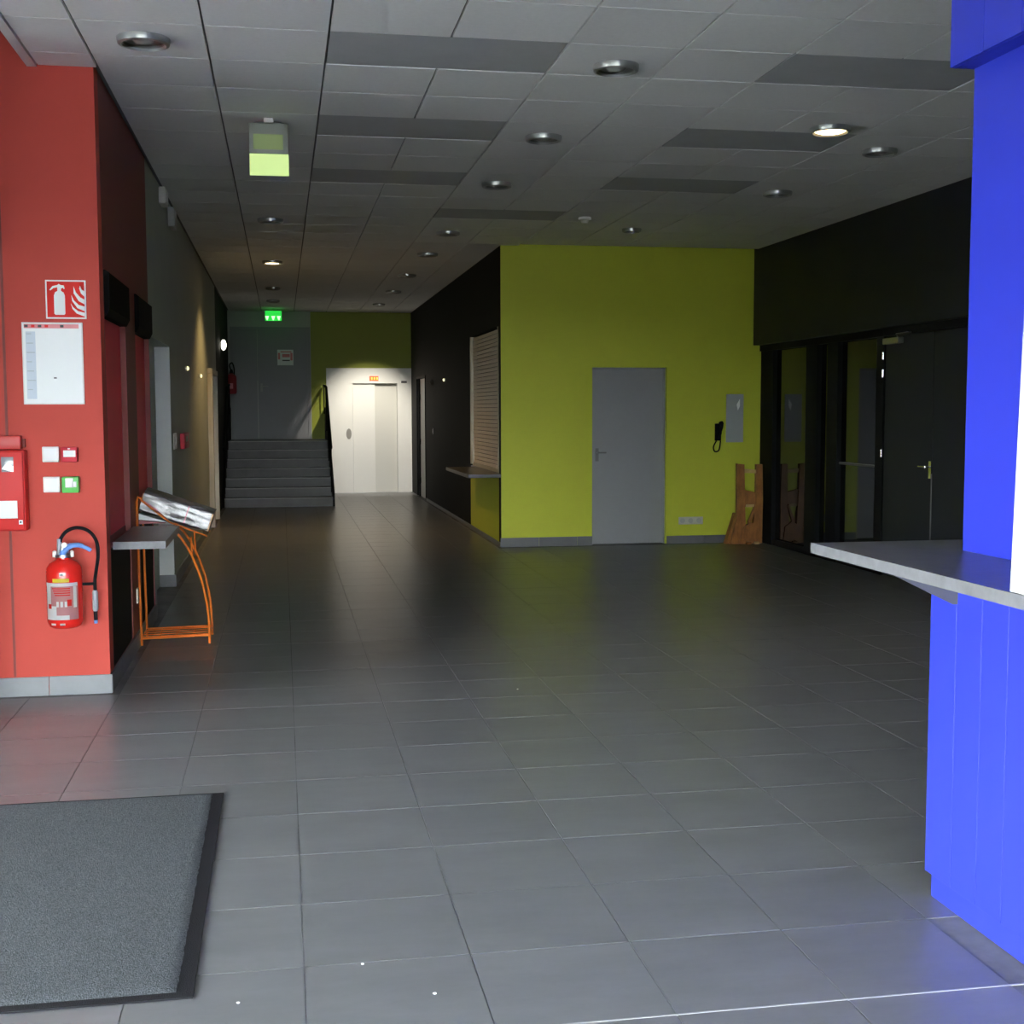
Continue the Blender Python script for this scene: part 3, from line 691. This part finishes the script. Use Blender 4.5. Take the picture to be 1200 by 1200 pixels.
t = call_unit(-1.186, -1.096, 1.124, 1.212, M_callgreen, 'green emergency door release below the red call point', (.02, .028, .03, .008))
plate(t, 'window_tab', -1.13, -1.108, 1.155, 1.185, .05, .053, M_paper, .001)
c = thing('alarm_cabinet', (-1.6, YW, .92), 'red wall cabinet with a grey window cut off by the left edge', 'cabinet')
dr = plate(c, 'body', -1.78, -1.365, .925, 1.36, 0, .10, M_cabred, .008)
plate(c, 'door', -1.775, -1.372, .932, 1.352, .10, .114, M_cabred, .004)
plate(c, 'window', -1.48, -1.418, 1.245, 1.325, .114, .116, mat('grey_window', (.32, .34, .36), .15), .001)
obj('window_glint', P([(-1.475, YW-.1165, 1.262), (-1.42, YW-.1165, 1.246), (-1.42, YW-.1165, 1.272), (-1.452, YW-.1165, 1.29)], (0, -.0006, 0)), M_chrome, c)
plate(c, 'label', -1.62, -1.405, .995, 1.09, .114, .1155, M_paper)
plate(c, 'maker_label', -1.4, -1.38, .962, .985, .114, .1155, M_paper)
plate(c, 'print', -1.396, -1.386, .970, .979, .1156, .116, M_ink)
plate(c, 'lock', -1.508, -1.496, 1.145, 1.17, .114, .122, M_ink, .002)
c = thing('alarm_sounder', (-1.6, YW, 1.37), 'red box sitting just above the red wall cabinet', 'alarm')
plate(c, 'case', -1.78, -1.388, 1.364, 1.437, 0, .07, mat('sounder_red', (.5, .02, .015), .45), .006)
plate(c, 'side_clip', -1.386, -1.372, 1.375, 1.42, 0, .03, M_maroon, .003)

# ------------------------------------------------------------------ fire extinguishers
def extinguisher(name, cx, cy, z, s, label, full=True):
    t = thing(name, (cx, cy, z), label, 'extinguisher')
    R_ = .094*s; hgt = .375*s
    pr = [(.001, .0), (R_*.72, .003), (R_*.9, .014), (R_, .04), (R_, hgt-.075*s), (R_*.96, hgt-.045*s), (R_*.78, hgt-.02*s), (R_*.45, hgt-.003*s), (.034*s, hgt), (.034*s, hgt+.012*s)]
    bd_ = obj('cylinder', LA([(a, b) for a, b in pr], (cx, cy, z), seg=36), M_extred if full else mat('dark_extinguisher_red', (0.3, 0.015, 0.02), 0.4), t, True)  # landing extinguisher gets a darker, duller red
    v = obj('valve', LA([(.046*s, 0), (.046*s, .014*s), (.03*s, .018*s), (.028*s, .05*s), (.02*s, .075*s)], (cx, cy, z+hgt+.01*s), seg=16), M_steel if full else M_black, t, True)
    if full:
        for sx in (-.045, .045): obj('valve_lug', LA([(.011, 0), (.011, .03), (.004, .036)], (cx+sx, cy-.01, z+hgt+.012), seg=10), M_plas, v, True)
        # printed label wrapped on the cylinder
        def wrap(name, a0, a1, za, zb, mt, off):
            bm = bmesh.new(); n = max(3, int(abs(a1-a0)/6)); r_ = R_+off; vs = []
            for k in range(n+1):
                a = math.radians(a0+(a1-a0)*k/n)
                vs.append((bm.verts.new((cx+r_*math.sin(a), cy-r_*math.cos(a), z+za)), bm.verts.new((cx+r_*math.sin(a), cy-r_*math.cos(a), z+zb))))
            for p_, q_ in zip(vs, vs[1:]): bm.faces.new((p_[0], q_[0], q_[1], p_[1]))
            bmesh.ops.solidify(bm, geom=bm.faces[:], thickness=-.0006); bmesh.ops.recalc_face_normals(bm, faces=bm.faces)
            return obj(name, bm, mt, bd_, True)
        wrap('label', -62, 55, .055, .252, mat('label_pink', (.62, .28, .28), .5), .0008)
        wrap('label_patch', -60, -18, .055, .13, M_paper, .0018); wrap('label_patch', -60, -38, .13, .24, M_paper, .0018)
        wrap('label_patch', -62, 52, .236, .255, M_paper, .0018); wrap('label_patch', -20, 22, .055, .08, M_paper, .0018)
        wrap('label_patch', 36, 48, .12, .235, M_paper, .0018)
        for k in range(4): wrap('label_print', -32+3*k, 26, .222-.012*k, .228-.012*k, M_signred, .0024)
        for a in (-18, -5, 8): wrap('label_print', a, a+8, .125, .155, M_paper, .0026)
        wrap('label_print', 16, 30, .13, .165, M_signred, .0026); wrap('label_print', -50, -36, .115, .14, M_signred, .0026)
        wrap('yellow_band', -30, 24, .258, .278, M_yellow, .0012)
        wrap('small_print', -40, -22, .025, .036, M_paper, .0008); wrap('small_print', -8, 8, .025, .036, M_paper, .0008)
        wrap('top_mark', -6, 6, .292, .306, M_paper, .0014)
        hz = z+hgt+.075
        obj('hose_collar', LA([(.015, 0), (.013, .09)], (cx-.018, cy-.01, z+hgt+.02), seg=12), mat('grey_collar', (.3, .33, .38), .4), v, True)
        lev = [(cx+.005, cy-.02, hz-.035), (cx+.035, cy-.025, hz-.005), (cx+.08, cy-.03, hz+.002), (cx+.12, cy-.03, hz-.012), (cx+.148, cy-.03, hz-.03)]
        obj('lever', T(smooth_path(lev), [.016]*8+[.013]*8+[.011]*8+[.006]), M_lblue, v, True)
        obj('grip', T([(cx-.006, cy-.02, z+hgt+.02), (cx+.004, cy-.022, hz-.03)], .017), M_lblue, v, True)
        obj('pin_tag', LA([(.014, -.004), (.014, .004)], (cx+.012, cy-.045, hz+.005), 'y', 14), M_plas, v, True)
        hp = [(cx-.016, cy-.012, z+hgt+.04), (cx-.012, cy-.012, hz+.03), (cx+.02, cy-.012, hz+.075), (cx+.075, cy-.012, hz+.095), (cx+.135, cy-.01, hz+.075), (cx+.172, cy, hz+.02), (cx+.178, cy+.01, hz-.06), (cx+.165, cy+.02, hz-.14), (cx+.155, cy+.03, hz-.2), (cx+.154, cy+.035, hz-.26)]
        hs = obj('hose', T(smooth_path(hp), .0095, 10), M_rub, t, True)
        nx, ny = cx+.153, cy+.036
        obj('nozzle', LA([(.011, 0), (.0155, -.012), (.0155, -.105), (.011, -.115)], (nx, ny, hz-.255), seg=14), mat('nozzle_grey', (.32, .34, .37), .4), hs, True)
        obj('nozzle_tip', LA([(.011, 0), (.010, -.05)], (nx, ny, hz-.37), seg=12), M_rub, hs, True)
        obj('nozzle_end', LA([(.0105, 0), (.0095, -.018)], (nx, ny, hz-.42), seg=12), M_lblue, hs, True)
        obj('hose_clip', T([(cx+R_*.9, cy, z+.235), (cx+.157, cy+.03, z+.232)], .008), M_rub, t, True)
        obj('wall_hook', B((cx-.02, cx+.02, cy+R_-.004, YW-.0005, z+hgt-.12, z+hgt-.08)), M_black, t)
    else:
        hp = [(cx+.0, cy-.02, z+hgt+.05), (cx-.03, cy-.03, z+hgt+.16), (cx+.02, cy-.03, z+hgt+.2), (cx+.05, cy-.02, z+hgt+.1), (cx+.05, cy-.02, z+hgt-.05)]
        obj('hose', T(smooth_path(hp), .012, 8), M_black, t, True)
        obj('label', B((cx-.03, cx+.03, cy-R_-.002, cy-R_+.01, z+.1, z+.2)), M_signpink, bd_)
        obj('wall_hook', B((cx-.02, cx+.02, cy+R_-.004, YB-.003, z+hgt-.12, z+hgt-.08)), M_black, t)
extinguisher('fire_extinguisher', -1.176, YR-.115, .395, 1.0, 'red fire extinguisher with a black hose hung on the red end wall')
extinguisher('fire_extinguisher', -.905, YB-.115, 1.87, 1.0, 'dark red fire extinguisher beside the landing door', full=False)

# ------------------------------------------------------------------ entrance mat
mt_ = thing('entrance_mat', (-1.07, 4.36, 0), 'dark grey mottled entrance mat with black rubber edges', 'mat')
bm = bmesh.new(); prism(bm, [(-1.85, 3.42, .001), (-.26, 3.42, .001), (-.26, 5.29, .001), (-1.85, 5.29, .001)], (0, 0, .005))
obj('rubber_edge', bm, M_rub, mt_)
nx_, ny_ = 80, 80; bm = bmesh.new(); gv = []
for i in range(nx_+1):
    row = []
    for j in range(ny_+1):
        x = -1.82+(1.82-.305)*i/nx_; y = 3.455+(5.28-3.455)*j/ny_
        edge = i in (0, nx_) or j in (0, ny_)
        row.append(bm.verts.new((x + (random.uniform(-.002, .002) if edge else 0), y, .0062 if edge else .0105+random.uniform(0, .0016))))
    gv.append(row)
for i in range(nx_):
    for j in range(ny_): bm.faces.new((gv[i][j], gv[i+1][j], gv[i+1][j+1], gv[i][j+1]))
obj('carpet', bm, M_matc, mt_, True)

# ------------------------------------------------------------------ orange brochure stand
bs = thing('brochure_stand', (-.74, 8.95, 0), 'orange wire brochure stand against the maroon wall', 'stand')
for y in (8.788, 9.132):
    fr = obj('back_leg', T([(-.945, y, .004), (-.952, y, .5), (-.955, y, .97), (-.945, y, 1.0), (-.92, y, .985)], .0085), M_orange, bs, True)
    arc = [(-.505, y, .004), (-.505, y, .12), (-.515, y, .26), (-.545, y, .42), (-.595, y, .57), (-.66, y, .70), (-.74, y, .80)]
    obj('curved_leg', T(smooth_path(arc), .0085), M_orange, bs, True)
    obj('strut', T([(-.605, y, .585), (-.608, y, .66), (-.61, y, .73)], .007), M_orange, bs, True)
    obj('lower_rail', T([(-.946, y, .05), (-.505, y, .06)], .007), M_orange, bs, True)
    obj('tray_rail', T([(-.93, y, .98), (-.75, y, .83), (-.505, y, .73)], .006), M_orange, bs, True)
for k in range(5): obj('shelf_wire', T([(-.945+.11*k, 8.788, .056), (-.945+.11*k, 9.132, .056)], .005), M_orange, bs)
for k in range(5): obj('shelf_wire', T([(-.946, 8.788+.086*k, .062), (-.505, 8.788+.086*k, .07)], .004), M_orange, bs)
# wrapped parcel lying on the sloping tray
pk = thing('wrapped_parcel', (-.74, 8.95, .85), 'shiny silver wrapped parcel lying on the orange stand', 'parcel')
def slope_box(bm, u0, u1, v0, v1, y0, y1, n=10, jitter=0.0):
    a = math.radians(-19); o_ = Vector((-.95, 0, .90)); U = Vector((math.cos(a), 0, math.sin(a))); V = Vector((-math.sin(a), 0, math.cos(a)))
    g_ = {}
    bmt = bmesh.new(); bmesh.ops.create_cube(bmt, size=1)
    bmesh.ops.subdivide_edges(bmt, edges=bmt.edges[:], cuts=n, use_grid_fill=True)
    mp = {}
    for v in bmt.verts:
        u = u0+(v.co.x+.5)*(u1-u0); w = v0+(v.co.z+.5)*(v1-v0); y = y0+(v.co.y+.5)*(y1-y0)
        # rounded ends
        c_ = 1-.25*(abs(v.co.y)*2)**4*(abs(v.co.z)*2)**4
        p = o_+U*(u)+V*((w-(v0+v1)/2)*c_+(v0+v1)/2); p.y = y
        p += Vector((random.uniform(-1, 1), random.uniform(-1, 1), random.uniform(-1, 1)))*jitter
        mp[v] = bm.verts.new(p)
    for f_ in bmt.faces: bm.faces.new([mp[v] for v in f_.verts])
    bmt.free()
bm = bmesh.new(); slope_box(bm, .0, .47, .0, .155, 8.8, 9.12, 10, .004); obj('wrapping', bm, M_plastic, pk, True)
bm = bmesh.new(); slope_box(bm, .30, .308, -.002, .159, 8.795, 9.125, 1); obj('tape', bm, mat('tape_red', (.45, .12, .16), .3), pk)
bm = bmesh.new(); slope_box(bm, .462, .472, -.004, .157, 8.796, 9.124, 1); obj('end_tape', bm, mat('end_band', (.45, .22, .08), .4), pk)
obj('tape', T([(-.93, 8.793, .985), (-.84, 8.793, .92), (-.75, 8.793, .835)], .004), mat('tape_red', (.45, .12, .16), .3), pk)
lf_ = thing('leaflet_wedge', (-.86, 8.93, .82), 'pale leaflets fanned under the silver parcel', 'leaflets')
obj('leaflet', P([(-.95, 8.83, .885), (-.76, 8.83, .825), (-.95, 8.83, .845)], (0, .2, 0)), M_paper, lf_)
obj('leaflet', P([(-.95, 8.84, .84), (-.78, 8.84, .818), (-.95, 8.84, .815)], (0, .18, 0)), mat('leaflet_red', (.4, .12, .12), .5), lf_)
t = thing('door_catch', (XL, 8.72, .33), 'tiny white catch on the maroon wall behind the stand', 'catch')
obj('plate', B((XL+.001, XL+.012, 8.70, 8.76, .30, .40), bev=.003), M_plas, t)

# ------------------------------------------------------------------ lime wall fixtures
YGW = YG-.001
t = thing('wall_phone', (5.01, YGW, 1.1), 'black wall telephone handset with a hanging cord', 'telephone')
obj('cradle', B((4.985, 5.06, YGW-.03, YGW, 1.2, 1.40), bev=.008), M_black, t, True)
bm = T(smooth_path([(5.045, YGW-.045, 1.415), (5.05, YGW-.065, 1.38), (5.03, YGW-.07, 1.31), (5.0, YGW-.06, 1.22)]), [.026]*5+[.02]*8+[.026]*6, 10)
obj('handset', bm, M_rub, t, True)
obj('cord', T(smooth_path([(5.0, YGW-.03, 1.2), (4.965, YGW-.03, 1.13), (4.98, YGW-.03, 1.075), (5.03, YGW-.03, 1.09), (5.05, YGW-.03, 1.2)]), .008), M_rub, t, True)
t = thing('leaflet_sheet', (5.23, YGW, 1.18), 'grey plastic-covered sheet on the lime wall above the wooden stand', 'notice')
obj('sheet', B((5.125, 5.335, YGW-.008, YGW, 1.18, 1.742)), mat('grey_sheet', (.36, .38, .38), .5), t)
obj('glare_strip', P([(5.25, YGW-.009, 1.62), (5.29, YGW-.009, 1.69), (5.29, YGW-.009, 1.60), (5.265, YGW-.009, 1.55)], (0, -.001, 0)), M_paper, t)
t = thing('socket_strip', (4.7, YGW, .22), 'row of grey wall sockets low on the lime wall', 'socket')
obj('plate', B((4.555, 4.85, YGW-.012, YGW, .222, .31), bev=.003), mat('socket_grey', (.5, .5, .46), .5), t, True)
for x in (4.60, 4.70, 4.80): obj('socket', LA([(.03, 0), (.03, -.004), (.022, -.002)], (x, YGW-.012, .266), 'y', 16), mat('socket_insert', (.4, .4, .4), .5), t, True)

# wooden stand leaning by the dark glass
w = thing('wooden_stand', (5.3, 14.2, 0), 'reddish wooden stand with tall uprights at the foot of the lime wall', 'stand')
ya = 14.1
def plank(pts, y, th, mt, name='plank'):
    bm = P([(x, y, z) for x, z in pts], (0, th, 0)); return obj(name, bm, mt, w)
plank([(5.10, .005), (5.29, .005), (5.27, .42), (5.255, .93), (5.165, .94), (5.17, .33)], ya+.02, .05, M_wood, 'upright')
plank([(5.34, .01), (5.48, .01), (5.485, .5), (5.475, .93), (5.40, .93), (5.395, .45)], ya+.02, .05, M_wood, 'upright')
plank([(5.24, .64), (5.42, .60), (5.40, .43), (5.27, .44)], ya+.03, .03, M_wood, 'crosspiece')
plank([(5.25, .88), (5.41, .865), (5.41, .825), (5.25, .83)], ya+.035, .02, M_woodl, 'top_rail')
plank([(5.28, .465), (5.38, .465), (5.38, .435), (5.28, .435)], ya+.022, .02, M_woodl, 'handle_bar')
plank([(5.20, .04), (5.45, .03), (5.43, .20), (5.34, .26), (5.24, .2)], ya, .05, M_wood, 'foot_board')
plank([(5.06, .004), (5.24, .004), (5.24, .36), (5.17, .36)], ya+.07, .1, M_wood, 'side_foot')
plank([(5.30, .26), (5.33, .22), (5.40, .44), (5.385, .46)], ya+.01, .03, M_wood, 'brace')
for x in (5.31, 5.405): obj('foot_cap', B((x-.03, x+.03, ya-.02, ya+.06, .001, .03), bev=.006), M_woodl if x > 5.35 else M_wood, w)

# ------------------------------------------------------------------ crumbs of paper on the floor
for (x, y), lb in zip(((-.14, 3.37), (.38, 3.33), (1.28, 7.0), (.20, 3.55)), ('white paper crumb near the mat corner', 'white paper crumb on the near middle tiles', 'white paper crumb far out on the hall floor', 'tiny grey crumb between the two near paper crumbs')):
    a = random.uniform(0, 3); bm = bmesh.new()
    prism(bm, [(x+.0042*math.cos(a+q)*(1+.4*(k % 2)), y+.0035*math.sin(a+q), .0012) for k, q in enumerate((0, 1.3, 2.4, 3.6, 5.0))], (0, 0, .003))
    tag(obj('paper_crumb', bm, M_paper), lb, 'paper crumb')
